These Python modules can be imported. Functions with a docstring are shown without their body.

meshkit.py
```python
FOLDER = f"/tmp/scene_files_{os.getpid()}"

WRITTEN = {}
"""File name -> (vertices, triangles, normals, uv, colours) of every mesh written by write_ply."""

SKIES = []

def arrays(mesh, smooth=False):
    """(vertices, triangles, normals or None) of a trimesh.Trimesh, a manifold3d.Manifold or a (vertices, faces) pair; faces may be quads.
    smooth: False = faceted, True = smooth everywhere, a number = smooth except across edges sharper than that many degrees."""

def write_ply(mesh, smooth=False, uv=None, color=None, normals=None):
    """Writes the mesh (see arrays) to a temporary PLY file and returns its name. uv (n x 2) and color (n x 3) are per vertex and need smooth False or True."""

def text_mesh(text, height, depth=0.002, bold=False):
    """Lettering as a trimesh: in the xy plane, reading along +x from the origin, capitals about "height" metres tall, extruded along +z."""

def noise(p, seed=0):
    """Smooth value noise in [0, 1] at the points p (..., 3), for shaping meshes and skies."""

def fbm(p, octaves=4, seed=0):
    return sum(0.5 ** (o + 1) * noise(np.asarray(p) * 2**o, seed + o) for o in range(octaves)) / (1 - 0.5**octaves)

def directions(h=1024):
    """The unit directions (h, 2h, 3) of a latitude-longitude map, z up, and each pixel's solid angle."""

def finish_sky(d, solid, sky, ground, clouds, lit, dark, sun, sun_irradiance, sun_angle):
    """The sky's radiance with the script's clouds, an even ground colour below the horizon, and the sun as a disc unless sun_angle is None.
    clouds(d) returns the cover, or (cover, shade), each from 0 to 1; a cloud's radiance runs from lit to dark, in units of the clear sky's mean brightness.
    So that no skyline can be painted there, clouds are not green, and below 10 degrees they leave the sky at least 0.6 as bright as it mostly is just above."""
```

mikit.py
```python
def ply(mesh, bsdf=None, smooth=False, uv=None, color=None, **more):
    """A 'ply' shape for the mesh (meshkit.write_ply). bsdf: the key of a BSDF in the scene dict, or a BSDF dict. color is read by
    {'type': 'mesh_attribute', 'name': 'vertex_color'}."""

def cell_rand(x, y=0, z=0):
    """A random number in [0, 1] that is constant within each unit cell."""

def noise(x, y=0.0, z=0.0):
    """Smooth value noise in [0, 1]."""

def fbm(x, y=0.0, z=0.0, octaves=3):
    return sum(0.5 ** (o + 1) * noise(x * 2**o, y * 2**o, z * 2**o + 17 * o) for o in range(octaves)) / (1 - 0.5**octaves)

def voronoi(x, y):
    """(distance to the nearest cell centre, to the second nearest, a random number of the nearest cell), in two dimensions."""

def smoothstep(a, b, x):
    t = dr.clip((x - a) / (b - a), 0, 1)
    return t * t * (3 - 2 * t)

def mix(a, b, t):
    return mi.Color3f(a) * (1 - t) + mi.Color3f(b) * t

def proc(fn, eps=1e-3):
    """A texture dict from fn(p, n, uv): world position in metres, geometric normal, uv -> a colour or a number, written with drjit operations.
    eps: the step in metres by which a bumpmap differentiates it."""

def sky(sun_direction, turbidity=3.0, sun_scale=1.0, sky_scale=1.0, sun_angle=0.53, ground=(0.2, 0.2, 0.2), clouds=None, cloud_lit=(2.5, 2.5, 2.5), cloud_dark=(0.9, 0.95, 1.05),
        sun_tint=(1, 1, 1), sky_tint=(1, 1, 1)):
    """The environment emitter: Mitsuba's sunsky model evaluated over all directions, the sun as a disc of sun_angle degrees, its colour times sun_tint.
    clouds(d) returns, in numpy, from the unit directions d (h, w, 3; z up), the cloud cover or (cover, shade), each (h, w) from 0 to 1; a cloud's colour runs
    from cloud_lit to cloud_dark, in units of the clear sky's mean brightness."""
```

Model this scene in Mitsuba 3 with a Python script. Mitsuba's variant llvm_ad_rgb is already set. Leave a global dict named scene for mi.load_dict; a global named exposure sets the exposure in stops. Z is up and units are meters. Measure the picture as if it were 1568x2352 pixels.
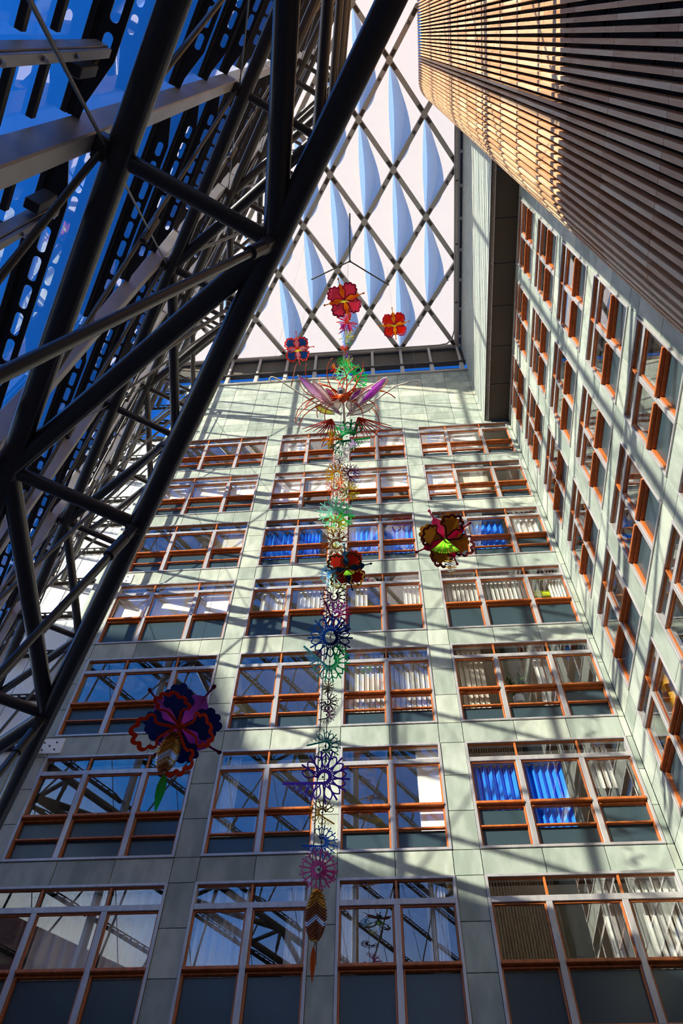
import math, random
import numpy as np, trimesh, shapely
import mitsuba as mi
import mikit
from mikit import proc, noise, fbm, cell_rand, smoothstep, mix
import drjit as dr
from shapely.geometry import Polygon, LineString, Point, box as sbox
from shapely.ops import unary_union
T4 = mi.ScalarTransform4f
random.seed(7); rng = np.random.default_rng(7)

# ------------------------------------------------------------------ camera, sky, sun, exposure
# the plan is drawn in units of S metres with the camera at the origin, CAMZ metres above the floor
S, CAMZ = 1.48, 1.6
YAW, PITCH, ROLL, FPX = math.radians(-6.09896), math.radians(57.69356), math.radians(2.07862), 1730.08
FW = np.array([math.sin(YAW)*math.cos(PITCH), math.cos(YAW)*math.cos(PITCH), math.sin(PITCH)])
_r0 = np.array([math.cos(YAW), -math.sin(YAW), 0.0]); _u0 = np.cross(_r0, FW)
UP = -math.sin(ROLL)*_r0 + math.cos(ROLL)*_u0
SUN = np.array([0.97, 1.0, -0.60])              # direction in which sunlight travels
exposure = 2.52

scene, labels = {'type': 'scene'}, {}
scene['camera'] = {'type': 'perspective', 'fov_axis': 'x', 'fov': 2*math.degrees(math.atan(784/FPX)),
    'near_clip': 0.05, 'far_clip': 2000.0,
    'to_world': T4().look_at(origin=[0, 0, CAMZ], target=[float(FW[0]), float(FW[1]), CAMZ+float(FW[2])], up=[float(x) for x in UP])}

def clouds(d):
    import meshkit
    q = d/np.maximum(d[..., 2:3]+0.25, 0.05)
    c = meshkit.fbm(q*1.1+np.array([3.1, 7.7, 0]), 5, 3)
    low = np.clip((0.62-d[..., 2])/0.5, 0, 1)
    cover = np.clip((c-0.60+0.30*low)*5.0, 0, 1)
    return cover, np.clip((meshkit.fbm(q*2.3, 4, 9)-0.45)*1.4, 0, 0.7)

scene['sky'] = mikit.sky((-SUN).tolist(), turbidity=2.2, sun_scale=1.45, sky_scale=0.85, sun_angle=0.7,
    ground=(0.16, 0.15, 0.14), clouds=clouds, cloud_lit=(2.6, 2.5, 2.4), cloud_dark=(1.0, 1.0, 1.05), sun_tint=(0.88, 1.0, 1.22), sky_tint=(0.16, 1.22, 2.75))

# ------------------------------------------------------------------ helpers
def lin(h):
    h = h.lstrip('#'); c = np.array([int(h[i:i+2], 16) for i in (0, 2, 4)])/255.0
    return [float(x) for x in np.where(c <= 0.04045, c/12.92, ((c+0.055)/1.055)**2.4)]
def pri(col, rough=0.5, two=True, **k):
    c = lin(col) if isinstance(col, str) else col
    b = {'type': 'principled', 'base_color': c if isinstance(c, dict) else {'type': 'rgb', 'value': c}, 'roughness': rough, **k}
    return {'type': 'twosided', 'bsdf': b} if two else b
def mat(name, b): scene['mat_'+name] = b; return 'mat_'+name
def thin(col, trans=1.0, rough=0.5):
    return {'type': 'principledthin', 'base_color': {'type': 'rgb', 'value': lin(col) if isinstance(col, str) else col}, 'roughness': rough, 'diff_trans': trans, 'spec_trans': 0.0}

def numbered(key):
    if key not in scene and key not in names: names.add(key); return key
    i = 1
    while f'{key}_{i:03d}' in scene or f'{key}_{i:03d}' in names: i += 1
    names.add(f'{key}_{i:03d}'); return f'{key}_{i:03d}'
names = set(); last_no = {}
def num(key):
    """key, key_001, key_002 ... without searching"""
    i = last_no.get(key, -1)+1; last_no[key] = i
    return key if i == 0 else f'{key}_{i:03d}'
def tag(key, label=None, cat=None, group=None, kind=None):
    e = labels.setdefault(key, {})
    for k, v in (('label', label), ('category', cat), ('group', group), ('kind', kind)):
        if v: e[k] = v
    return key
def thing(name, label, cat, group=None): return tag(num(name), label, cat, group)
def struct(name, label=None): return tag(num(name), label, None, None, 'structure')
def world(v): return np.asarray(v, float)*S + np.array([0, 0, CAMZ])
def add(key, mesh, m, smooth=False, parent=None, label=None):
    """a mesh in plan units becomes one entry"""
    key = num(f'{parent}__{key}' if parent else key)
    if isinstance(mesh, tuple): v, f = mesh
    else: v, f = mesh.vertices, mesh.faces
    scene[key] = mikit.ply((world(v), np.asarray(f)), m, smooth)
    if label: labels.setdefault(key, {})['label'] = label
    return key
class Proto:
    """a mesh written once and placed many times"""
    def __init__(self, mesh, m, smooth=False):
        v, f = mesh if isinstance(mesh, tuple) else (mesh.vertices, mesh.faces)
        self.d = mikit.ply((np.asarray(v)*S, np.asarray(f)), m, smooth)
    def put(self, key, pos, rotz=0.0, parent=None, m=None, label=None):
        key = num(f'{parent}__{key}' if parent else key)
        p = world(pos)
        d = dict(self.d); d['to_world'] = T4().translate([float(x) for x in p]).rotate([0, 0, 1], math.degrees(rotz))
        if m: d['bsdf'] = {'type': 'ref', 'id': m}
        scene[key] = d
        if label: labels.setdefault(key, {})['label'] = label
        return key
cat = trimesh.util.concatenate
def bx(x0, x1, y0, y1, z0, z1, c=0.0):
    """box, chamfered by c"""
    if c <= 0:
        b = trimesh.creation.box((x1-x0, y1-y0, z1-z0)); b.apply_translation([(x0+x1)/2, (y0+y1)/2, (z0+z1)/2]); return b
    h = np.array([x1-x0, y1-y0, z1-z0])/2; c = min(c, h.min()*0.6); pts = []
    for s in np.ndindex(2, 2, 2):
        sg = np.array(s)*2-1
        for a in range(3):
            q = sg*(h-c); q[a] = sg[a]*h[a]; pts.append(q)
    m = trimesh.Trimesh(np.array(pts)).convex_hull; m.apply_translation([(x0+x1)/2, (y0+y1)/2, (z0+z1)/2]); return m
def tube(p, q, r, n=16, caps=True):
    p, q = np.asarray(p, float), np.asarray(q, float); d = q-p; L = np.linalg.norm(d)
    m = trimesh.creation.cylinder(r, L, sections=n)
    m.apply_transform(trimesh.geometry.align_vectors([0, 0, 1], d/L)); m.apply_translation((p+q)/2); return m
def path_tube(pts, r, n=8):
    p = np.asarray(pts, float); rr = np.broadcast_to(r, (len(p),))
    t = np.gradient(p, axis=0); t /= np.linalg.norm(t, axis=1, keepdims=True)+1e-12
    a = np.cross(t[0], [0.31, 0.2, 0.93]); a /= np.linalg.norm(a); vs = []
    ang = np.arange(n)*2*np.pi/n
    for i in range(len(p)):
        a = a - t[i]*(a@t[i]); a /= np.linalg.norm(a); b = np.cross(t[i], a)
        vs.append(p[i]+rr[i]*(np.cos(ang)[:, None]*a+np.sin(ang)[:, None]*b))
    v = np.vstack(vs); f = []
    for i in range(len(p)-1):
        for j in range(n):
            k = (j+1) % n; f += [[i*n+j, i*n+k, (i+1)*n+k], [i*n+j, (i+1)*n+k, (i+1)*n+j]]
    for j in range(1, n-1): f += [[0, j+1, j], [(len(p)-1)*n, (len(p)-1)*n+j, (len(p)-1)*n+j+1]]
    return trimesh.Trimesh(v, f, process=False)
def bar(p, q, w, d, up):
    """rectangular bar from p to q, w across, d along up"""
    p, q, up = (np.asarray(x, float) for x in (p, q, up)); t = q-p; L = np.linalg.norm(t); t /= L
    s = np.cross(t, up); s /= np.linalg.norm(s); u2 = np.cross(s, t)
    m = bx(-w/2, w/2, 0, L, -d/2, d/2, min(w, d)*0.08)
    M = np.eye(4); M[:3, 0], M[:3, 1], M[:3, 2], M[:3, 3] = s, t, u2, p
    m.apply_transform(M); return m
def extr(poly, h):
    gs = [g for g in getattr(poly, 'geoms', [poly]) if g.geom_type == 'Polygon' and g.area > 1e-7]
    return cat([trimesh.creation.extrude_polygon(g, h, engine='earcut') for g in gs])
def flat(poly):
    """a polygon as a single sheet"""
    vs, fs, o = [], [], 0
    for g in getattr(poly, 'geoms', [poly]):
        v, f = trimesh.creation.triangulate_polygon(g, engine='earcut')
        vs.append(v); fs.append(np.asarray(f)+o); o += len(v)
    return np.vstack(vs), np.vstack(fs)
def grid(P):
    """(n,m,3) points to a sheet"""
    n, m = P.shape[:2]; i, j = np.meshgrid(np.arange(n-1), np.arange(m-1), indexing='ij'); a = i*m+j
    f = np.concatenate([np.stack([a, a+m, a+m+1], -1).reshape(-1, 3), np.stack([a, a+m+1, a+1], -1).reshape(-1, 3)])
    return P.reshape(-1, 3), f
def ray(px, py):
    d = (px-784)/FPX*RT - (py-1176)/FPX*UP + FW
    return d/np.linalg.norm(d)
RT = math.cos(ROLL)*_r0 + math.sin(ROLL)*_u0

# ------------------------------------------------------------------ materials
def slate_fn(c0, c1, k):
    def fn(p, n, uv):
        a = fbm(p.x*2.3+k, p.y*2.3, p.z*1.1, 4); b = fbm(p.x*9+k, p.y*9, p.z*2.0, 3)
        t = smoothstep(0.3, 0.7, a*0.65+b*0.35)
        return mix(mi.Color3f(*c0), mi.Color3f(*c1), t)
    return fn
SLATE = [mat(f'slate_{i}', pri(proc(slate_fn(lin(a), lin(b), 5.0*i)), 0.55, specular=0.35)) for i, (a, b) in
         enumerate((('#989f97', '#b4b9b1'), ('#8e978f', '#a9b0a8'), ('#a0a59a', '#babeb3'), ('#879088', '#a4aaa2')))]
M_JOINT = mat('joint', pri('#3b443f', 0.8))
def wood_fn(c0, c1, k):
    def fn(p, n, uv):
        g = fbm(p.x*14+k, p.y*14, p.z*0.9, 4); f = noise(p.x*90, p.y*90, p.z*4.0)
        return mix(mi.Color3f(*c0), mi.Color3f(*c1), dr.clip(g*0.8+f*0.25, 0, 1))
    return fn
WOOD = [mat(f'wood_{i}', pri(proc(wood_fn(lin(a), lin(b), 3.0*i)), 0.5, specular=0.4)) for i, (a, b) in
        enumerate((('#b97a48', '#efc9a0'), ('#c88c5c', '#f6dcb8'), ('#a86c42', '#e2b488')))]
M_SASH = mat('sash', pri(proc(wood_fn(lin('#8a3f16'), lin('#d87838'), 1.0)), 0.38, specular=0.5))
M_FRAME = mat('frame', pri(proc(wood_fn(lin('#9c9699'), lin('#cac4c7'), 9.0)), 0.35, metallic=0.35, specular=0.5))
M_DARK = mat('dark_panel', pri('#33434c', 0.25, specular=0.5))
M_GLASS = mat('glass', {'type': 'thindielectric', 'int_ior': 1.9})
M_FGLASS = mat('facade_glass', {'type': 'thindielectric', 'int_ior': 1.5, 'specular_transmittance': {'type': 'rgb', 'value': [0.82, 0.94, 1.0]}})
M_STEEL = mat('steel', pri('#504b4a', 0.28, metallic=0.3, specular=0.6))
M_POST = mat('post', pri(proc(lambda p, n, uv: mix(mi.Color3f(*lin('#a49ea2')), mi.Color3f(*lin('#c0babb')), fbm(p.x*3, p.y*3, p.z*2, 3))), 0.42, metallic=0.3, specular=0.5))
M_PLATE = mat('plate', pri('#453f3d', 0.5, metallic=0.2))
M_ROD = mat('rod', pri('#5c5653', 0.4, metallic=0.4))
M_ROOFSTEEL = mat('roof_steel', pri('#b3adab', 0.5))
M_PANEL = mat('roof_panel', thin([0.98, 0.88, 0.72], 1.25))
M_BLUE = mat('roof_blue', thin([0.24, 0.40, 0.74], 1.2))
M_FOLDSHADE = mat('roof_fold_shade', thin([0.80, 0.76, 0.68], 1.05))  # white membrane again, with the shade of the fold put into its colour
M_WHITE = mat('white_panel', pri('#f4f3ef', 0.5))
M_RIB = mat('ribbed', pri('#aeb4b0', 0.5, specular=0.4))
M_SOFFIT = mat('soffit', pri('#4a453e', 0.7))
M_ROOM = mat('room', pri('#d2cec0', 0.8))
M_CEIL = mat('room_ceiling', pri('#dcdad2', 0.8))
M_CARPET = mat('carpet', pri('#5a5852', 0.9))
M_FLOOR = mat('floor', pri('#5e5b56', 0.6))
M_WCURT = mat('white_curtain', thin('#f6f5f0', 0.4))
M_CREAM = mat('cream_curtain', thin('#efe9d8', 0.4))
M_BCURT = mat('blue_curtain', pri('#1488ee', 0.6, sheen=0.4))
M_BLACKGAP = mat('backing', pri('#14110f', 0.9))
def brick_fn(p, n, uv):
    r = dr.floor(p.z/0.085); u = (p.x*0.7-p.y*0.7)/0.25+0.5*(r-2*dr.floor(r/2)); fx = u-dr.floor(u); fz = p.z/0.085-r
    j = smoothstep(0.0, 0.08, dr.minimum(dr.minimum(fx, 1-fx)*2.5, dr.minimum(fz, 1-fz)))
    return mix(mi.Color3f(*lin('#9c8f82')), mix(mi.Color3f(*lin('#7a3322')), mi.Color3f(*lin('#9d4a31')), cell_rand(dr.floor(u), r)), j)
M_BRICK = mat('brick', pri(proc(brick_fn), 0.8))
M_ROOFTILE = mat('roof_tile', pri('#4b3a35', 0.7))

# ------------------------------------------------------------------ plan
D, RX, H = 10.0, 3.845, 26.9                       # back wall, right wall, roof
N = np.array([0.839, 0.544, 0]); U = np.array([-0.544, 0.839, 0]); Z = np.array([0, 0, 1.0])
def fp(d, a, z=0.0): return N*d + U*a + Z*z        # point of the glass front: d into the hall, a along it
FLOORZ = -CAMZ/S
TOP = [3.845, 6.214, 8.551, 10.922, 13.307, 15.697, 18.099, 20.432]; WH = 1.945      # window heads, from the row below the photo up
COLS = {'A': (-5.986, -3.359, 3), 'B': (-2.964, -1.306, 2), 'C': (-0.945, 0.713, 2), 'D': (1.115, 3.735, 3)}
RUNITS = [(3.755, 5.369), (5.78, 7.387), (7.814, 9.399)]
WALLTOP, SOFFIT, BX = 24.6, 20.62, 3.13
XL = -6.45                                         # left end of the back wall

# floor and the ground outside
fl = struct('floor', 'stone floor of the atrium')
add('slab', bx(-9, 5, -8, 14, FLOORZ-0.2, FLOORZ, 0), M_FLOOR, parent=fl)

# ------------------------------------------------------------------ back wall and right wall: cladding
def tiles(wall, rects, place, ptype={}):
    """rects (u0,u1,z0,z1): proud slate panels with open joints"""
    for (u0, u1, z0, z1) in rects:
        g = 0.0045; w, h = u1-u0-2*g, z1-z0-2*g
        k = (round(w, 3), round(h, 3))
        if k not in ptype: ptype[k] = Proto(bx(0, w, 0, 0.035, 0, h, 0.004), SLATE[0])
        pos, rz = place(u0+g, z0+g)
        ptype[k].put('panel', pos, rz, wall, SLATE[int(rng.integers(4))])
def split(a, b, w):
    n = max(1, int(round((b-a)/w))); return [(a+(b-a)*i/n, a+(b-a)*(i+1)/n) for i in range(n)]

wb = struct('wall_back', 'pale green slate back wall of the atrium')
def holes_poly(x0, x1, z0, z1, units):
    P = sbox(x0, z0, x1, z1)
    return P.difference(unary_union([sbox(a, t-WH, b, t) for (a, b) in units for t in TOP]))
m = extr(holes_poly(XL, RX, FLOORZ, WALLTOP, [c[:2] for c in COLS.values()]), 0.25)
m.apply_transform(np.array([[1, 0, 0, 0], [0, 0, 1, D+0.036], [0, 1, 0, 0], [0, 0, 0, 1.0]]))
add('backing', m, M_JOINT, parent=wb)
rects = []
edges = [XL]+[e for c in COLS.values() for e in c[:2]]+[RX]
for i, t in enumerate(TOP[1:]):
    nb = TOP[i+2]-WH if i+2 < len(TOP) else None
    b = t-WH
    # piers beside this row of windows
    for j in range(0, len(edges), 2):
        for q in split(b, t, 0.66): rects.append((edges[j], edges[j+1], *q))
    # band above this row
    if nb:
        for j in range(len(edges)-1):
            for q in split(edges[j], edges[j+1], 0.92): rects.append((*q, t, nb))
for (a, b) in split(XL, RX, 0.80):
    for q in split(TOP[-1], WALLTOP, 0.46):
        if a < BX+0.2 or q[1] < SOFFIT: rects.append((a, min(b, BX+0.2) if q[1] > SOFFIT else b, *q))
tiles(wb, rects, lambda u, z: ((u, D, z), 0.0))
add('coping', bx(XL-0.1, BX+0.1, D-0.06, D+0.3, WALLTOP, WALLTOP+0.09, 0.01), M_POST, parent=wb)

wr = struct('wall_right', 'pale green slate right wall of the atrium')
m = extr(holes_poly(1.6, D+0.3, FLOORZ, SOFFIT+0.3, RUNITS), 0.25)
m.apply_transform(np.array([[0, 0, 1, RX+0.036], [1, 0, 0, 0], [0, 1, 0, 0], [0, 0, 0, 1.0]]))
add('backing', m, M_JOINT, parent=wr)
rects = []
redges = [1.9, 3.755, 5.369, 5.78, 7.387, 7.814, 9.399, D]
for i, t in enumerate(TOP[1:]):
    nb = TOP[i+2]-WH if i+2 < len(TOP) else SOFFIT
    for j in range(0, len(redges), 2):
        for q in split(t-WH, t, 0.9):
            for qq in split(redges[j], redges[j+1], 0.95): rects.append((*qq, *q))
    for j in range(len(redges)-1):
        for q in split(redges[j], redges[j+1], 0.8): rects.append((*q, t, nb))
# the panel's u axis runs towards the viewer on this wall
pt = {}
for (u0, u1, z0, z1) in rects:
    g = 0.0045; w, h = u1-u0-2*g, z1-z0-2*g; k = (round(w, 3), round(h, 3))
    if k not in pt: pt[k] = Proto(bx(0, 0.035, 0, w, 0, h, 0.004), SLATE[0])
    pt[k].put('panel', (RX, u0+g, z0+g), 0, wr, SLATE[int(rng.integers(4))])

# ------------------------------------------------------------------ windows
def frame_mesh(x0, x1, z0, z1, w, y0, y1, c=0.004):
    return cat([bx(x0, x0+w, y0, y1, z0, z1, c), bx(x1-w, x1, y0, y1, z0, z1, c), bx(x0+w, x1-w, y0, y1, z1-w, z1, c), bx(x0+w, x1-w, y0, y1, z0, z0+w, c)])
WPROTO = {}
STRIP, RAIL0, RAIL1, TRN = -0.31, -0.315, -0.40, -1.17   # below the head
def bays_of(w, n):
    f, mu = 0.042, 0.088
    br = [1, 1.26, 1] if n == 3 else [1, 1]
    tot = w-2*f-mu*(n-1); out, x = [], f
    for b in br:
        ww = tot*b/sum(br); out.append((x, x+ww)); x += ww+mu
    return out
def window_protos(w, n):
    k = (round(w, 3), n)
    if k in WPROTO: return WPROTO[k]
    P = {}; bs = bays_of(w, n)
    P['frame'] = Proto(cat([frame_mesh(0, w, -WH, 0, 0.042, -0.02, 0.13), bx(0.042, w-0.042, -0.012, 0.12, RAIL1, RAIL0, 0.004)]), M_FRAME)
    P['mullion'] = Proto(bx(-0.042, 0.042, -0.015, 0.12, -WH+0.042, RAIL1, 0.005), M_FRAME)
    P['glazing_bar'] = Proto(bx(-0.016, 0.016, 0.0, 0.05, STRIP+0.0, -0.042, 0.003), M_SASH)
    P['head_trim'] = Proto(bx(0.042, w-0.042, 0.012, 0.05, -0.056, -0.042, 0.003), M_SASH)
    for i, (a, b) in enumerate(bs):
        q = b-a
        P['sash', i] = Proto(frame_mesh(0, q, TRN, RAIL1, 0.024, 0.018, 0.055), M_SASH)
        P['sill', i] = Proto(bx(0, q, -0.048, 0.055, TRN-0.045, TRN+0.004, 0.008), M_SASH)
        P['lower_sash', i] = Proto(frame_mesh(0, q, -WH+0.042, TRN-0.055, 0.024, 0.014, 0.085), M_SASH)
        P['bar', i] = Proto(bx(0.026, q-0.026, 0.0, 0.05, -WH+0.36, -WH+0.39, 0.004), M_SASH)
        P['top_pane', i] = Proto(grid(np.array([[[0, 0.032, STRIP], [0, 0.032, -0.05]], [[q, 0.032, STRIP], [q, 0.032, -0.05]]], float)), M_GLASS)
        P['pane', i] = Proto(grid(np.array([[[0.03, 0.032, TRN], [0.03, 0.032, RAIL1-0.03]], [[q-0.03, 0.032, TRN], [q-0.03, 0.032, RAIL1-0.03]]], float)), M_GLASS)
        P['lower_pane', i] = Proto(grid(np.array([[[0.03, 0.032, -WH+0.39], [0.03, 0.032, TRN-0.06]], [[q-0.03, 0.032, -WH+0.39], [q-0.03, 0.032, TRN-0.06]]], float)), M_GLASS)
        P['dark_panel', i] = Proto(bx(0.022, q-0.022, 0.066, 0.09, -WH+0.07, TRN-0.09, 0.004), M_DARK)
        P['bottom_panel', i] = Proto(bx(0.022, q-0.022, 0.066, 0.09, -WH+0.07, -WH+0.365, 0.004), M_DARK)
    WPROTO[k] = P; return P
ROWNAME = ['lowest', 'second lowest', 'third from the bottom', 'fourth from the bottom', 'third from the top', 'second from the top', 'top']
COLNAME = {'A': 'leftmost three-bay', 'B': 'left two-bay', 'C': 'right two-bay', 'D': 'rightmost three-bay'}
RCOL = ['nearest', 'middle', 'farthest']
# glazed lower lights: (column, row) -> bays
LOWGLASS = {('A', 6): (0, 1, 2), ('B', 6): (0, 1), ('C', 6): (0, 1), ('D', 6): (0, 1, 2), ('B', 5): (0, 1), ('C', 5): (0, 1), ('D', 5): (0, 1),
            ('B', 4): (0, 1), ('C', 4): (0, 1), ('D', 4): (1,), ('B', 2): (0, 1), ('C', 2): (0, 1), ('D', 2): (0, 1), ('B', 1): (0, 1), ('C', 1): (0, 1), ('D', 1): (1,)}
NOBAR = (0, 3)
def window(base, rotz, w, n, row, lowglass, label):
    P = window_protos(w, n); bs = bays_of(w, n)
    k = struct('window', label); c, s = math.cos(rotz), math.sin(rotz)
    at = lambda x: (base[0]+c*x, base[1]+s*x, base[2])
    P['frame'].put('frame', base, rotz, k); P['head_trim'].put('head_trim', base, rotz, k)
    for i, (a, b) in enumerate(bs):
        if i:
            xm = (bs[i-1][1]+a)/2
            P['mullion'].put('mullion', at(xm), rotz, k); P['glazing_bar'].put('glazing_bar', at(xm), rotz, k)
        P['top_pane', i].put('top_pane', at(a), rotz, k); P['sill', i].put('sill', at(a), rotz, k)
        sa = P['sash', i].put('sash', at(a), rotz, k); P['pane', i].put('pane', at(a), rotz, sa)
        lo = P['lower_sash', i].put('lower_sash', at(a), rotz, k)
        if row in NOBAR or abs(rotz) > 1: P['dark_panel', i].put('dark_panel', at(a), rotz, lo)
        else:
            P['bar', i].put('bar', at(a), rotz, lo)
            if i in lowglass:
                P['lower_pane', i].put('pane', at(a), rotz, lo); P['bottom_panel', i].put('dark_panel', at(a), rotz, lo)
            else: P['dark_panel', i].put('dark_panel', at(a), rotz, lo)
    return k
def room(x0, x1, y0, y1, z0, z1, axis, label):
    """five inside faces of an office behind a window"""
    o = 0.02; t = 0.05
    walls = cat([bx(x0-t, x0, y0, y1, z0, z1), bx(x1, x1+t, y0, y1, z0, z1), bx(x0-t, x1+t, y1, y1+t, z0, z1)]) if axis == 'y' else \
            cat([bx(x0, x1, y0-t, y0, z0, z1), bx(x0, x1, y1, y1+t, z0, z1), bx(x1, x1+t, y0-t, y1+t, z0, z1)])
    k = struct('office', label)
    add('partition', walls, M_ROOM, parent=k); add('ceiling', bx(x0-t, x1+t, y0-t if axis != 'y' else y0, y1+t, z1, z1+t), M_CEIL, parent=k)
    add('floor', bx(x0-t, x1+t, y0-t if axis != 'y' else y0, y1+t, z0-t, z0), M_CARPET, parent=k)
for row in range(7):
    t = TOP[row+1]
    for c, (a, b, n) in COLS.items():
        window((a, D, t), 0.0, b-a, n, row, LOWGLASS.get((c, row), ()), f'{COLNAME[c]} orange-sashed window of the back wall, {ROWNAME[row]} row')
        room(a-0.1, b+0.1, D+0.29, D+3.2, t-WH+0.05, t+0.02, 'y', f'plain office room behind the {COLNAME[c]} window, {ROWNAME[row]} row')
    for j, (a, b) in enumerate(RUNITS):
        window((RX, b, t), -math.pi/2, b-a, 2, row, (), f'{RCOL[j]} orange-sashed window of the right wall, {ROWNAME[row]} row')
        room(RX+0.29, RX+3.0, a-0.1, b+0.1, t-WH+0.05, t+0.02, 'x', f'plain office room behind the {RCOL[j]} right wall window, {ROWNAME[row]} row')

# ------------------------------------------------------------------ curtains and blinds behind the back wall's panes
def pleat(w, h, n, amp, ang=False):
    xs = np.linspace(0, w, n*8+1); ph = xs/w*n*2*np.pi
    y = amp*(np.sin(ph) if not ang else 2/np.pi*np.arcsin(np.sin(ph)))
    zs = np.linspace(-h, 0, 6)
    P = np.array([[[x, yy*(1+0.25*(i == 0)), z] for i, z in enumerate(zs)] for x, yy in zip(xs, y)])
    return grid(P)
def slats(w, h, n, ang=0.6):
    out = []
    for i in range(n):
        x = (i+0.5)/n*w; q = 0.9*w/n/2; dx, dy = q*math.cos(ang), q*math.sin(ang)
        P = np.array([[[x-dx, -dy, -h], [x-dx, -dy, 0]], [[x, 0.012, -h], [x, 0.012, 0]], [[x+dx, dy, -h], [x+dx, dy, 0]]]); v, f = grid(P)
        out.append(trimesh.Trimesh(v, f, process=False))
    return cat(out)
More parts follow.
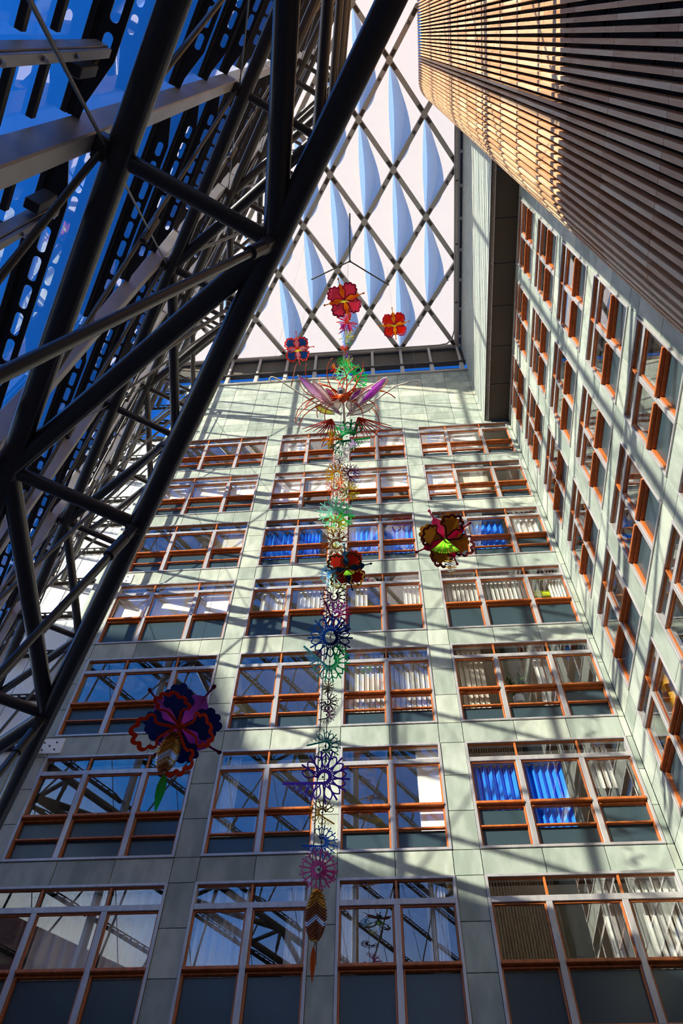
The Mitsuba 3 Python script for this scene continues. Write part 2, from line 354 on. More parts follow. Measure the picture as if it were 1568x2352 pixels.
HANG = [ # kind, column, row, bay, from, to (of the bay's width), drop
 ('white', 'A', 5, 0, 0, 1, .75), ('white', 'A', 5, 1, 0, 1, .75), ('white', 'A', 5, 2, 0, 1, .75), ('white', 'B', 6, 0, .1, 1, .5), ('white', 'B', 5, 0, 0, 1, 1.2), ('white', 'B', 5, 1, .1, 1, .75),
 ('white', 'C', 6, 0, 0, .8, .6), ('white', 'C', 6, 1, 0, 1, .6), ('white', 'C', 5, 0, 0, 1, .9), ('white', 'C', 5, 1, 0, 1, .5), ('white', 'D', 6, 0, 0, 1, 1.2), ('white', 'D', 6, 1, 0, .9, 1.25), ('white', 'D', 5, 0, 0, 1, 1.25),
 ('cream', 'D', 5, 1, 0, .9, 1.2), ('cream', 'A', 4, 2, 0, 1, .8), ('white', 'A', 3, 0, 0, 1, .8), ('white', 'A', 3, 1, 0, 1, .8), ('white', 'A', 3, 2, 0, 1, .8),
 ('blue', 'B', 4, 0, 0, 1, 1.3), ('blue', 'B', 4, 1, 0, .72, 1.3), ('blue', 'C', 4, 0, 0, 1, 1.3), ('blue', 'C', 4, 1, .05, 1, 1.3), ('blue', 'D', 4, 1, 0, .92, 1.3), ('blue', 'D', 4, 0, .2, 1, 1.2),
 ('sheer', 'D', 4, 2, 0, .9, .95), ('blind', 'B', 3, 0, .2, 1, 1.0), ('blind', 'B', 3, 1, .15, .95, 1.0), ('blind', 'C', 3, 0, .1, .6, 1.0), ('blind', 'C', 3, 1, .5, 1, 1.0), ('blind', 'D', 3, 0, 0, 1, 1.05), ('blind', 'D', 3, 1, 0, 1, 1.05), ('sheer', 'D', 3, 2, .55, 1, 1.0),
 ('blind', 'C', 2, 0, .1, 1, 1.4), ('blind', 'C', 2, 1, 0, 1, 1.4), ('creamblind', 'D', 2, 0, .1, .75, 1.5), ('blind', 'D', 2, 1, .7, 1, 1.4),
 ('sheer', 'B', 1, 0, .05, .4, 1.3), ('white', 'C', 1, 1, .5, 1, 1.35), ('blue', 'D', 1, 0, 0, 1, .95), ('blue', 'D', 1, 1, 0, .72, 1.45), ('blind', 'D', 1, 2, .1, .6, .5),
 ('sheer', 'A', 0, 2, 0, 1, 1.15), ('sheer', 'A', 0, 1, 0, 1, 1.15), ('sheer', 'B', 0, 0, .05, 1, 1.15), ('sheer', 'B', 0, 1, .6, 1, 1.15), ('sheer', 'C', 0, 0, 0, .3, 1.15), ('sheer', 'C', 0, 1, .55, .85, 1.15), ('blind', 'D', 0, 1, .7, 1, 1.1), ('blind', 'D', 0, 2, .1, 1, 1.1)]
BAYN = {2: ['left', 'right'], 3: ['left', 'middle', 'right']}
SHORTCOL = {'A': 'leftmost window', 'B': 'left two-bay window', 'C': 'right two-bay window', 'D': 'rightmost window'}
for kind, c, row, bay, f0, f1, drop in HANG:
    a, b, n = COLS[c]; p, q = bays_of(b-a, n)[bay]; w = (q-p)*(f1-f0); x = a+p+(q-p)*f0; top = TOP[row+1]-(0.05 if kind in ('blind', 'creamblind', 'sheer', 'white') else 0.38)
    where = f'in {BAYN[n][bay]} bay of {SHORTCOL[c]}, {ROWNAME[row]} row'
    h = drop if top < TOP[row+1]-0.2 else drop+0.3
    pos = (x, D+0.17, top)
    if kind == 'blue': k = thing('blue_curtain', 'blue pleated curtain '+where, 'curtain'); Proto(pleat(w, h, 6, 0.045, True), M_BCURT).put('cloth', pos, 0, k)
    elif kind in ('blind', 'creamblind'):
        k = thing('vertical_blind', ('cream' if kind != 'blind' else 'white')+' vertical slat blind '+where, 'blind')
        ns = max(3, int(w/0.085)); Proto(slats(w, h, ns, 0.35), M_WCURT if kind == 'blind' else M_CREAM).put('slats', pos, 0, k)
        Proto(bx(0, w, -0.03, 0.03, 0, 0.03), M_FRAME).put('head_rail', pos, 0, k)
        labels.setdefault(k+'__slats', {})['kind'] = 'stuff'
    elif kind == 'sheer': k = thing('sheer_curtain', 'thin white sheer curtain '+where, 'curtain'); Proto(pleat(w, h, 5, 0.03), M_WCURT).put('cloth', pos, 0, k)
    else:
        k = thing('roller_blind', ('white' if kind == 'white' else 'cream')+' roller blind '+where, 'blind')
        Proto(grid(np.array([[[0, 0, -h], [0, 0, 0]], [[w, 0, -h], [w, 0, 0]]], float)), M_WHITE if kind == 'white' else M_CREAM).put('cloth', pos, 0, k)
        Proto(tube((0, 0, 0.015), (w, 0, 0.015), 0.02, 10), M_FRAME).put('roller', pos, 0, k)

#PART2
# ------------------------------------------------------------------ ground, neighbouring building outside the glass front
gd = struct('ground', 'paved ground outside')
add('slab', bx(-120, 120, -120, 120, FLOORZ-0.5, FLOORZ-0.2), M_FLOOR, parent=gd)
nb_ = struct('neighbour_building', 'red brick building outside the glass front')
sky_line = [(-30, 20), (-18, 18.6), (-16, 17.9), (-14.5, 17.5), (-13, 16.6), (-12.5, 15.2), (-11.8, 14.2), (-11, 12.6), (-8.9, 12.0), (1.2, 7.9), (6.0, 6.3)]
sh = np.array([SUN[0], SUN[1], 0])/math.hypot(SUN[0], SUN[1])
front = [np.array([l-7.8, -8.0, h+4.8]) for l, h in sky_line]; foot = [np.array([p[0], p[1], FLOORZ-0.2]) for p in front]
V = np.array(front+foot+[p-sh*4 for p in front]+[p-sh*4 for p in foot]); n_ = len(front); F = []
for i in range(n_-1):
    F += [[i, n_+i, n_+i+1], [i, n_+i+1, i+1]]                                   # street side
    F += [[2*n_+i, 2*n_+i+1, 3*n_+i+1], [2*n_+i, 3*n_+i+1, 3*n_+i]]
F += [[0, 2*n_, 3*n_], [0, 3*n_, n_], [n_-1, 2*n_-1, 4*n_-1], [n_-1, 4*n_-1, 3*n_-1]]
add('brick_wall', (V, np.array(F)), M_BRICK, parent=nb_)
R = []
for i in range(n_-1): R += [[i, i+1, 2*n_+i+1], [i, 2*n_+i+1, 2*n_+i]]
add('roof', (V+np.array([0, 0, 0.02]), np.array(R)), M_ROOFTILE, parent=nb_)
ef = (front[-1]-front[0])*np.array([1, 1, 0]); ef /= np.linalg.norm(ef)
winp = Proto(bx(-0.45, 0.45, -0.06, 0.06, 0, 1.3, 0.01), M_DARK)
for i in range(11):
    for zz in range(0, 7):
        p = front[0]+ef*(8+2.2*i); zt = 1.0+2.37*zz
        top_here = np.interp(p[0], [q[0] for q in front], [q[2] for q in front])
        if zt+1.9 < top_here: winp.put('window', (p[0], p[1]+0.02, zt), math.atan2(ef[1], ef[0]), nb_)

# ------------------------------------------------------------------ soffit and ribbed wall above the right wall
sf = struct('soffit', 'dark soffit panel over the right wall')
for (a, b) in split(1.95, D, 1.15): add('panel', bx(BX+0.06, RX+0.06, a+0.006, b-0.006, SOFFIT, SOFFIT+0.08, 0.006), M_SOFFIT, parent=sf)
add('edge_trim', bx(BX+0.0, BX+0.055, 1.95, D, SOFFIT-0.02, SOFFIT+0.1, 0.005), M_STEEL, parent=sf)
add('edge_strip', bx(BX+0.10, BX+0.125, 1.95, D, SOFFIT-0.03, SOFFIT, 0.003), M_FRAME, parent=sf)
rw = struct('wall_upper', 'ribbed pale metal wall under the roof edge')
zs = np.linspace(SOFFIT, H-0.1, 19); prof = []
for i in range(18):
    z0, z1 = zs[i], zs[i+1]; prof += [(0, z0), (0, z0+0.72*(z1-z0)), (0.05, z0+0.80*(z1-z0)), (0.05, z1-0.04*(z1-z0))]
P = Polygon(prof+[(0.12, H-0.1), (0.12, SOFFIT)]); m = extr(P, D-1.92)
m.apply_transform(np.array([[1, 0, 0, BX], [0, 0, -1, D], [0, 1, 0, 0], [0, 0, 0, 1.0]])); m.fix_normals()
add('sheet', m, M_RIB, parent=rw)

# ------------------------------------------------------------------ timber screen at the right
tw = struct('wall_timber', 'wall of vertical timber battens with a rounded corner')
WX, WY, WR, PIT = 1.79, 1.31, 0.60, 0.0715
def wood_at(s):
    """s along the plan: straight, quarter round, straight; returns point and outward normal"""
    if s <= 0: return np.array([WX, WY+s, 0]), np.array([-1.0, 0, 0])
    q = WR*math.pi/2
    if s <= q: a = s/WR; return np.array([WX+WR-WR*math.cos(a), WY+WR*math.sin(a), 0]), np.array([-math.cos(a), math.sin(a), 0])
    return np.array([WX+WR+s-q, WY+WR, 0]), np.array([0, 1.0, 0])
boards = []
LB = 1.21
ns0, ns1 = int(-3.2/PIT), int((WR*math.pi/2+1.4)/PIT)
for i in range(ns0, ns1):
    p, nn = wood_at(i*PIT); zz = FLOORZ+(0.0 if i % 2 == 0 else 0.35*LB)-LB*0.35*(i % 2)
    off = [0, 0.5, 0.0, 0.5][i % 4]*0
    z = FLOORZ
    while z < H-0.1:
        z1 = min(z+LB, H-0.02)
        c = p+Z*(z+z1)/2; v = c-0; w = v@FW
        px = 784+FPX*(v@RT)/w if w > 0.3 else 9e9; py = 1176-FPX*(v@UP)/w if w > 0.3 else 9e9
        vis = (-30 < px < 1640 and -60 < py < 1000 and nn@(-v) > 0)
        boards.append((0 if vis else 1, np.linalg.norm(v), p, nn, z, z1)); z = z1
boards.sort(key=lambda b: (b[0], b[1]))
bp = Proto(bx(-0.018, 0.018, -0.03, 0.03, 0.003, LB-0.003, 0.003), WOOD[0]); rest = []
for j, (f, d_, p, nn, z, z1) in enumerate(boards):
    ang = math.atan2(nn[1], nn[0])-math.pi/2
    if j < 299 and abs(z1-z-LB) < 1e-6:
        bp.put('board', (*(p[:2]), z), ang, tw, WOOD[int(rng.integers(3))])
    else:
        b = bx(-0.018, 0.018, -0.03, 0.03, z+0.003, z1-0.003, 0.0)
        c, s = math.cos(ang), math.sin(ang); b.apply_transform(np.array([[c, -s, 0, p[0]], [s, c, 0, p[1]], [0, 0, 1, 0], [0, 0, 0, 1.0]])); rest.append(b)
k = add('battens', cat(rest), WOOD[0], parent=tw); labels.setdefault(k, {})['kind'] = 'stuff'
pp = [wood_at(s) for s in list(np.linspace(-6.2, 0, 8))+list(np.linspace(0, WR*math.pi/2, 14))[1:]+[WR*math.pi/2+1.45]]
Pb = np.array([[q-nn*0.09+Z*z for z in (FLOORZ, H)] for q, nn in pp]); v, f = grid(Pb)
add('backing', (v, f), M_BLACKGAP, parent=tw)
for z in np.arange(FLOORZ+LB/2, H, LB):                                   # rails the battens are fixed to
    Pr = np.array([q-nn*0.05 for q, nn in pp])+Z*z
    if z > 3: add('rail', path_tube(Pr, 0.018, 4), M_BLACKGAP, parent=tw)

# ------------------------------------------------------------------ roof of white diamonds
ce = struct('ceiling', 'roof of white translucent diamond panels')
HX, HY = 0.0385*H, 0.05725*H; X0, Y0 = 0.0330*H, 0.0255*H
region = Polygon([tuple(fp(-1.06, -4.9)[:2]), (WX, -5.0), (WX, WY), (2.2, 1.8), (2.97, 1.9), (2.97, 9.93), (-7.9, 9.93), tuple(fp(-1.06, 12.3)[:2])]).buffer(0)
beams_done = set(); lens_protos = None
def lens_curves(k=17):
    t = np.linspace(0.03, 0.97, k); y = 2*HY*t; s = np.sin(np.pi*t)
    return y, -0.07*s, 0.10*s**0.9, 0.42*np.sin(np.pi*t**0.95)
def zs_(a, x, y, z): return np.stack([x, y, z], -1)
ly, lL, lM, lR = lens_curves()
up_ = 0.32*np.sin(np.pi*np.linspace(0.03, 0.97, 17))
PL = Proto(grid(np.stack([zs_(0, lL, ly, 0*ly), zs_(0, lM, ly, up_)], 1)), M_BLUE, True)
PRr = Proto(grid(np.stack([zs_(0, lM, ly, up_), zs_(0, lR, ly, 0*ly)], 1)), M_FOLDSHADE, True)
lens_poly = Polygon(list(zip(lL, ly))+list(zip(lR, ly))[::-1])
hookp = Proto(cat([tube((0, 0, 0), (0.02, 0, -0.34), 0.012, 6), bx(-0.05, 0.05, -0.035, 0.035, -0.03, 0.0), trimesh.creation.icosphere(subdivisions=1, radius=0.025).apply_translation([0.02, 0, -0.35])]), M_STEEL)
platep = Proto(bx(-0.10, 0.10, -0.05, 0.05, -0.02, 0.0, 0.004), M_PLATE)
from shapely.prepared import prep
for i in range(-9, 4):
    for j in range(-12, 16):
        if (i+j) % 2: continue
        # a cell whose near vertex is the node (i, j)
        x, y = X0+i*HX, Y0+j*HY
        cell = Polygon([(x, y), (x+HX, y+HY), (x, y+2*HY), (x-HX, y+HY)])
        c = cell.intersection(region)
        if c.area > 0.02:
            full = c.area > cell.area*0.999
            q = c.buffer(-0.01)
            if full: q = q.difference(shapely.affinity.translate(lens_poly, x, y))
            if q.area > 0.01:
                v, f = flat(q); v3 = np.c_[v, np.full(len(v), H)]
                kp = add('panel', (v3, f), M_PANEL, parent=ce)
                if full:
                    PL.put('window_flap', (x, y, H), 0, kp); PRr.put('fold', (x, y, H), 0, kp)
        for sx in (-1, 1):
            seg = LineString([(x, y), (x+sx*HX, y+HY)]).intersection(region)
            if seg.length > 0.05 and seg.geom_type == 'LineString':
                (a0, b0), (a1, b1) = seg.coords[0], seg.coords[-1]
                add('beam', bar((a0, b0, H-0.10), (a1, b1, H-0.10), 0.155, 0.17, (0, 0, 1)), M_ROOFSTEEL, parent=ce)
                if seg.length > 1.2:
                    d_ = np.array([a1-a0, b1-b0])/seg.length; rz = math.atan2(d_[1], d_[0])
                    for e in (0.22, seg.length-0.22): platep.put('bolt_plate', (a0+d_[0]*e, b0+d_[1]*e, H-0.186), rz, ce)
                    if sx == -1: hookp.put('hook', (a0+d_[0]*(seg.length*0.32), b0+d_[1]*(seg.length*0.32), H-0.186), rz, ce)
# roof edges: tubes, stubs, fascia, clerestory
tr = struct('trim', 'grey tubular roof edge')
add('edge_tube', tube((2.97, 1.9, H-0.14), (2.97, 9.98, H-0.14), 0.085), M_ROOFSTEEL, True, tr)
add('edge_tube', tube((-7.9, 9.90, H-0.14), (3.1, 9.90, H-0.14), 0.085), M_ROOFSTEEL, True, tr)
for y in np.arange(2.35, 9.9, HY*2/3): add('stub', tube((2.97, y, H-0.14), (BX, y, H-0.14), 0.05, 10), M_ROOFSTEEL, True, tr)
add('edge_panel', bx(2.97, BX+0.02, 1.9, 10, H-0.02, H+0.05), M_SOFFIT, parent=tr)
xs = [2.97-i*HX for i in range(0, 11)]
add('fascia', bx(-7.9, BX, 10.0, 10.1, 25.36, H+0.05), M_SOFFIT, parent=tr)
add('fascia_rail', bx(-7.9, BX, 9.90, 10.08, 25.30, 25.38, 0.01), M_PLATE, parent=tr)
for x in xs:
    add('rib', tube((x, 9.91, H-0.14), (x, 9.96, 25.40), 0.055, 10), M_ROOFSTEEL, True, tr)
    add('clerestory_post', bx(x-0.07, x+0.07, 9.95, 10.1, WALLTOP+0.08, 25.32, 0.01), M_ROOFSTEEL, parent=tr)
for a, b in zip(xs[1:]+[], xs[:-1]):
    add('clerestory_pane', grid(np.array([[[a, 10.05, WALLTOP+.09], [a, 10.05, 25.31]], [[b, 10.05, WALLTOP+.09], [b, 10.05, 25.31]]])), M_FGLASS, parent=tr)
    for zz in (24.82, 24.97, 25.12): add('clerestory_louvre', bx(a+0.07, b-0.07, 10.10, 10.2, zz, zz+0.02), M_ROOFSTEEL, parent=tr)
cb = thing('conduit', 'thin grey conduit pipe running below the roof edge beside the diamond panels', 'pipe')
pts = [(2.86, 2.2, H-0.7), (2.86, 2.5, H-0.42)]+[(2.86, y, H-0.40) for y in np.linspace(2.8, 9.2, 10)]+[(2.78, 9.5, H-.4), (2.6, 9.68, H-.4), (2.3, 9.72, H-.4), (-3.5, 9.72, H-.4)]
add('pipe', path_tube(pts, 0.028, 8), M_POST, True, cb)
for y in (4.2, 6.2, 8.2): add('clip', bx(2.84, 2.98, y-0.02, y+0.02, H-0.42, H-0.36), M_PLATE, parent=cb)

# ------------------------------------------------------------------ glass front: posts, flat castellated transoms, panes, bracing
fr = struct('wall_left', 'glass front of the atrium on grey steel posts')
FROT = math.atan2(U[1], U[0])                                              # local x along the front, local y outwards (-N)
BAY, A0 = 1.99, 0.98; POSTA = [A0+BAY*j for j in range(-3, 6)]; LEV = [4.0+1.1875*k for k in range(0, 20)]
def on(a, d, z=0): return tuple(fp(d, a, z))
GD = -1.085
for a in POSTA:
    add('post', cat([bar(on(a, -0.972, FLOORZ), on(a, -0.972, H-0.05), 0.105, 0.145, N)]), M_POST, parent=fr)
def transom(L, slots):
    w, e = 0.125, 0.13
    pts = [(0, 0), (L, 0), (L, w*0.45), (L-0.08, w*0.5), (L-0.30, w), (0.30, w), (0.08, w*0.5), (0, w*0.45)]
    P = Polygon(pts); n = slots; x0 = (L-(n-1)*0.17)/2
    for i in range(n):
        c = x0+i*0.17; h = 0.032 if i in (0, n-1) else 0.050; P = P.difference(LineString([(c-h, w*0.56), (c+h, w*0.56)]).buffer(0.0225, quad_segs=6))
    m = extr(P, 0.010)
    r = bx(0, L, -0.030, 0.0, -0.03, 0.03, 0.004); r2 = bx(0, L, 0.0, 0.012, -0.010, 0.018)
    return cat([m, r, r2])
TP = Proto(transom(BAY-0.105, 8), M_PLATE)
bays = [(a+0.0525, a+BAY-0.0525) for a in POSTA[:-1]]
pane = Proto(grid(np.array([[[-0.0475, 0, 0.005], [-0.0475, 0, 1.1825]], [[BAY-0.0575, 0, 0.005], [BAY-0.0575, 0, 1.1825]]])), M_FGLASS)
lug = Proto(bx(-0.02, 0.0, 0.0, 0.10, -0.05, 0.06, 0.004), M_PLATE)
for i, (a0, a1) in enumerate(bays):
    for z in LEV:
        # local frame: x along U, y along the direction to the left of U; turn so that y points into the hall
        TP.put('transom', on(a1, -1.06, z), FROT+math.pi, fr)
        if z < H-1.3: pane.put('pane', on(a0, GD, z), FROT, fr)
E_ = 12.62
TPE = Proto(transom(E_-POSTA[-1]-0.1, 6), M_PLATE)
for z in LEV:
    TPE.put('transom', on(E_-0.02, -1.06, z), FROT+math.pi, fr)
    if z < H-1.3: add('pane', grid(np.array([[on(POSTA[-1]+.06, GD, z+.05), on(POSTA[-1]+.06, GD, z+1.14)], [on(E_, GD, z+.05), on(E_, GD, z+1.14)]])), M_FGLASS, parent=fr)
# opening lights below the lowest transom: jambs either side of a post, window bars, stays
for j in range(-2, 3):
    for sg in (-1, 1):
        a = A0+BAY*j+sg*0.385
        add('jamb', bar(on(a, -1.0, FLOORZ), on(a, -1.0, 3.97), 0.045, 0.06, N), M_POST, parent=fr)
        add('jamb_rail', bar(on(a, -0.955, FLOORZ), on(a, -0.955, 3.95), 0.04, 0.015, N), M_POST, parent=fr)
        add('actuator', cat([bar(on(a-sg*0.08, -0.99, 3.62), on(a-sg*0.08, -0.99, 3.86), 0.05, 0.07, N), tube(on(a-sg*0.08, -0.99, 3.86), on(a-sg*0.03, -1.0, 3.97), 0.018, 8)]), M_PLATE, parent=fr)
        for z in (2.05, 2.43, 2.80, 3.18, 3.55):
            q0, q1 = sorted((a+sg*0.03, A0+BAY*(j+0.5*sg)*1.0)); add('window_bar', bar(on(q0, -1.075, z), on(q1, -1.075, z), 0.045, 0.03, N), M_PLATE, parent=fr)
            q0, q1 = sorted((a-sg*0.03, A0+BAY*j+sg*0.065)); add('window_bar', bar(on(q0, -1.075, z), on(q1, -1.075, z), 0.045, 0.03, N), M_PLATE, parent=fr)
            add('window_stay', tube(on(a, -1.03, z-0.02), on(a, -0.93, z-0.10), 0.010, 6), M_FRAME, parent=fr)
for i, (a0, a1) in enumerate(bays):
    for z in np.arange(4.0-1.1875, -1, -1.1875): pane.put('pane', on(a0, GD, z), FROT, fr)
# trusses: level k at 4.0 + 4.75 k
TL = [4.0+4.75*k for k in range(5)]
TNAME = ['lowest and nearest', 'second from the bottom', 'third from the bottom', 'second from the top', 'topmost under the roof']
def at_(k): return A0+0.01+BAY*k
for li, h in enumerate(TL):
    t = thing('steel_truss', f'flat tubular steel truss along the glass front, {TNAME[li]}', 'truss', 'steel trusses along the glass front')
    add('inner_chord', tube(on(-3.08, 0.06, h), on(11.78, 0.06, h), 0.066, 20), M_STEEL, True, t)
    add('outer_chord', tube(on(-4.3, -0.78, h), on(12.3, -0.78, h), 0.072, 20), M_STEEL, True, t)
    for k in range(-2, 6):
        add('strut', tube(on(at_(k), 0.06, h), on(at_(k), -0.78, h), 0.043, 14), M_STEEL, True, t)
        add('stub', bar(on(at_(k), -0.78, h), on(at_(k), -0.90, h), 0.12, 0.10, (0, 0, 1)), M_STEEL, parent=t)
        if k % 2 == 0:
            for q in (k-1, k+1):
                if -2 <= q <= 5: add('diagonal', tube(on(at_(k), 0.06, h), on(at_(q), -0.78, h), 0.06, 16), M_STEEL, True, t)
        # raking stay from the inner chord down to the post, with a clevis
        if li and k < 1: continue
        p, q = np.array(on(at_(k), 0.04, h-0.06)), np.array(on(at_(k), -0.88, h-4.75)); d_ = (q-p)/np.linalg.norm(q-p)
        add('stay', tube(p+d_*0.1, q, 0.020, 10), M_STEEL, True, t)
        add('clevis', cat([tube(p+d_*0.12, p+d_*0.34, 0.034, 10), bar(p-d_*0.06, p+d_*0.13, 0.05, 0.07, U), tube(p-N*0.05, p+N*0.05, 0.02, 8)]), M_ROD, parent=t)
for li, h in enumerate([-0.75]+TL[:-1]):
    for k in range(-3, 5):
        p, q = np.array(on(at_(k), -0.84, h)), np.array(on(at_(k+1), -0.84, h+4.75)); p2, q2 = np.array(on(at_(k+1), -0.86, h)), np.array(on(at_(k), -0.86, h+4.75))
        add('brace_rod', tube(p2, q2, 0.019, 8), M_ROD, True, fr); add('tie_rod', tube(p, q, 0.008, 6), M_ROD, True, fr)
        mid = (p+q)/2; dd = (q2-p2)/np.linalg.norm(q2-p2); add('turnbuckle', tube(mid-dd*0.16, mid+dd*0.16, 0.034, 10), M_ROD, True, fr)

# ------------------------------------------------------------------ white end wall between the glass front and the back wall
we = struct('wall_end', 'white panelled end wall beside the back wall')
XG = float((GD-0.544*10)/0.839)-0.1
zl = [z for z in LEV if z > -2]+[27.1]
for a, b in zip([FLOORZ]+zl, zl):
    if b < 20.7: add('panel', bx(XG, XL-0.02, D+0.03, D+0.10, a+0.012, b-0.012, 0.005), M_WHITE, parent=we)
    elif b <= 25.5: add('pane', grid(np.array([[[XG, D+.05, a+.02], [XG, D+.05, b-.02]], [[XL-.02, D+.05, a+.02], [XL-.02, D+.05, b-.02]]])), M_FGLASS, parent=we)
TPS = Proto(transom(XL-XG-0.03, 4), M_PLATE)
for z in zl[:-1]:
    if 1 < z < 25.5: TPS.put('transom', (XL-0.02, D-0.0, z), math.pi, we)
add('edge_fin', bx(XL-0.10, XL-0.0, D-0.12, D-0.02, FLOORZ, WALLTOP, 0.006), M_RIB, parent=we)
add('cable', tube((XL-0.62, D-0.2, FLOORZ), (XL-0.62, D-0.2, 25.0), 0.006, 6), M_ROD, parent=we)
add('cable', tube((XL-1.0, D-0.2, FLOORZ), (XL-1.0, D-0.2, 25.0), 0.006, 6), M_ROD, parent=we)
ez = [8.77, 13.52, 18.33]
for i, z in enumerate(ez):
    k = thing('bracket_plate', f'white steel fixing plate with dark bolts on the back wall, {["lowest", "middle", "topmost"][i]} of three', 'bracket', None)
    x0 = XL+0.22; add('plate', bx(x0, x0+0.46, D-0.022, D, z-0.16, z+0.16, 0.004), M_WHITE, parent=k)
    for (u, w) in ((.12, -.08), (.12, .07), (.23, 0.0), (.34, -.08), (.34, .07)): add('bolt', tube((x0+u, D-0.035, z+w), (x0+u, D-0.02, z+w), 0.016, 8), M_PLATE, parent=k)

#PART3
# ------------------------------------------------------------------ hanging sculpture
YS = 5.95
def at_px(px, py, y): r = ray(px, py); return r*(y/r[1])
def upx(P): return (P@FW)/FPX                      # plan units per photo pixel at P
M_FOIL = mat('foil', {'type': 'principledthin', 'base_color': {'type': 'mesh_attribute', 'name': 'vertex_color'}, 'roughness': 0.35, 'diff_trans': 0.8, 'spec_trans': 0.0})
M_TRANSL = mat('acrylic', {'type': 'principledthin', 'base_color': {'type': 'mesh_attribute', 'name': 'vertex_color'}, 'roughness': 0.2, 'diff_trans': 1.2, 'spec_trans': 0.25})
M_GOLD = mat('gold', pri('#d9a445', 0.22, metallic=0.9)); M_SILVER = mat('silver', pri('#dfe6ea', 0.2, metallic=0.8)); M_BRONZE = mat('bronze', pri('#8a4a1c', 0.35, metallic=0.5))
M_CHROME = mat('chrome', pri('#c8c4c0', 0.06, metallic=1.0)); M_IVORY = mat('ivory', pri('#efe6d8', 0.4)); M_ORANGE = mat('orange_ribbon', pri('#e2581a', 0.35, specular=0.5)); M_RED = mat('red_strand', pri('#c22a12', 0.4))
M_WIRE = mat('wire', pri('#4a4648', 0.4, metallic=0.5))
def addc(key, v, f, col, m=M_FOIL, parent=None, label=None):
    col = np.clip(np.asarray(col, float)**0.85*1.75+0.008, 0, 0.95)
    key = num(f'{parent}__{key}' if parent else key)
    scene[key] = mikit.ply((world(v), np.asarray(f)), m, False, color=np.asarray(col, float))
    if label: labels.setdefault(key, {})['label'] = label
    return key
def basis(n, spin=0.0):
    n = np.asarray(n, float); n /= np.linalg.norm(n); a = np.cross([0, 1.0, 0.001], n); a /= np.linalg.norm(a); b = np.cross(n, a)
    c, s = math.cos(spin), math.sin(spin); return np.array([c*a+s*b, -s*a+c*b, n])
def drop_poly(r0, r1, w):
    t = np.linspace(0, 1, 14); y = r0+(r1-r0)*t; h = w*np.sin(np.pi*t**1.25)**0.8*0.5; h[0] = h[-1] = 0
    return Polygon(list(zip(h, y))+list(zip(-h, y))[::-1]).buffer(0)
def daisy_mesh(n, turn, pitch, hole, start, tail=0):
    """loops and strokes on an opened spiral ring, radius 1, axis z"""
    loop = drop_poly(hole+0.12, 0.90, 0.32); loop = unary_union([loop.difference(loop.buffer(-0.048)), sbox(-0.028, hole, 0.028, hole+0.2)])
    stroke = Polygon([(-0.020, hole), (0.020, hole), (0.034, 1.0), (-0.034, 1.0)])
    V, F, A, o = [], [], [], 0
    def put(m, th):
        nonlocal o
        v = np.array(m.vertices); c, s = math.cos(th), math.sin(th)
        q = np.c_[v[:, 0]*c-v[:, 1]*s, v[:, 0]*s+v[:, 1]*c, v[:, 2]]
        tt = th+np.arctan2(-v[:, 0], np.maximum(v[:, 1], 0.05)); q[:, 2] += pitch*(tt-start)/(2*math.pi)
        V.append(q); F.append(np.array(m.faces)+o); A.append((tt-start)/turn); o += len(q)
    ml, ms = extr(loop, 0.016), extr(stroke, 0.016)
    for i in range(n):
        th = start+turn*(i+0.25)/n; put(ml, th); put(ms, th+turn*0.5/n)
    if tail:                                       # the cut end straightens out like a comb
        te = start+turn; er = np.array([-math.sin(te), math.cos(te)]); et = np.array([-math.cos(te), -math.sin(te)])
        for i in range(2*tail):
            m = (ml, ms)[i % 2]; sc = 1-0.72*(i+1)/(2*tail); v = np.array(m.vertices); off = hole*et*0+et*(0.13*i+0.05)*1.0
            b = er*hole+off; yy = (v[:, 1]-hole)*sc; d = er*0.94+et*0.34; w = np.array([-d[1], d[0]])
            xy = b+yy[:, None]*d+(v[:, 0]*sc)[:, None]*w
            V.append(np.c_[xy, v[:, 2]+pitch*turn/(2*math.pi)+0.02*i]); F.append(np.array(m.faces)+o); A.append(np.full(len(v), 1.0)); o += len(v)
        b0, b1 = er*(hole+0.05), er*(hole+0.05)+et*(0.26*tail+0.12); z0 = pitch*turn/(2*math.pi)
        m = bar((*b0, z0), (*b1, z0+0.04*tail), 0.10, 0.016, (0, 0, 1)); V.append(np.array(m.vertices)); F.append(np.array(m.faces)+o); A.append(np.full(len(m.vertices), 1.0)); o += len(m.vertices)
    ths = np.linspace(start, start+turn, 8*n); ring = []
    for th in ths:
        for r in (hole, hole+0.13):
            for z in (0, 0.016): ring.append([-r*math.sin(th), r*math.cos(th), z+pitch*(th-start)/(2*math.pi)])
    ring = np.array(ring); f = []
    for i in range(len(ths)-1):
        a, b = 4*i, 4*i+4
        for p, q in ((0, 2), (2, 3), (3, 1), (1, 0)): f += [[a+p, a+q, b+q], [a+p, b+q, b+p]]
    V.append(ring); F.append(np.array(f)+o); A.append(np.repeat((ths-start)/turn, 4))
    V = np.vstack(V); V[:, 2] -= V[:, 2].mean(); return V, np.vstack(F), np.concatenate(A)
def grad(A, cols):
    c = np.array([lin(x) for x in cols]); t = np.clip(A, 0, 1)*(len(c)-1); i = np.minimum(t.astype(int), max(len(c)-2, 0)); f = (t-i)[:, None]
    return c[i]*(1-f)+c[np.minimum(i+1, len(c)-1)]*f
SPIRAL_WORDS = 'spiral-cut metal flower on the hanging garland'
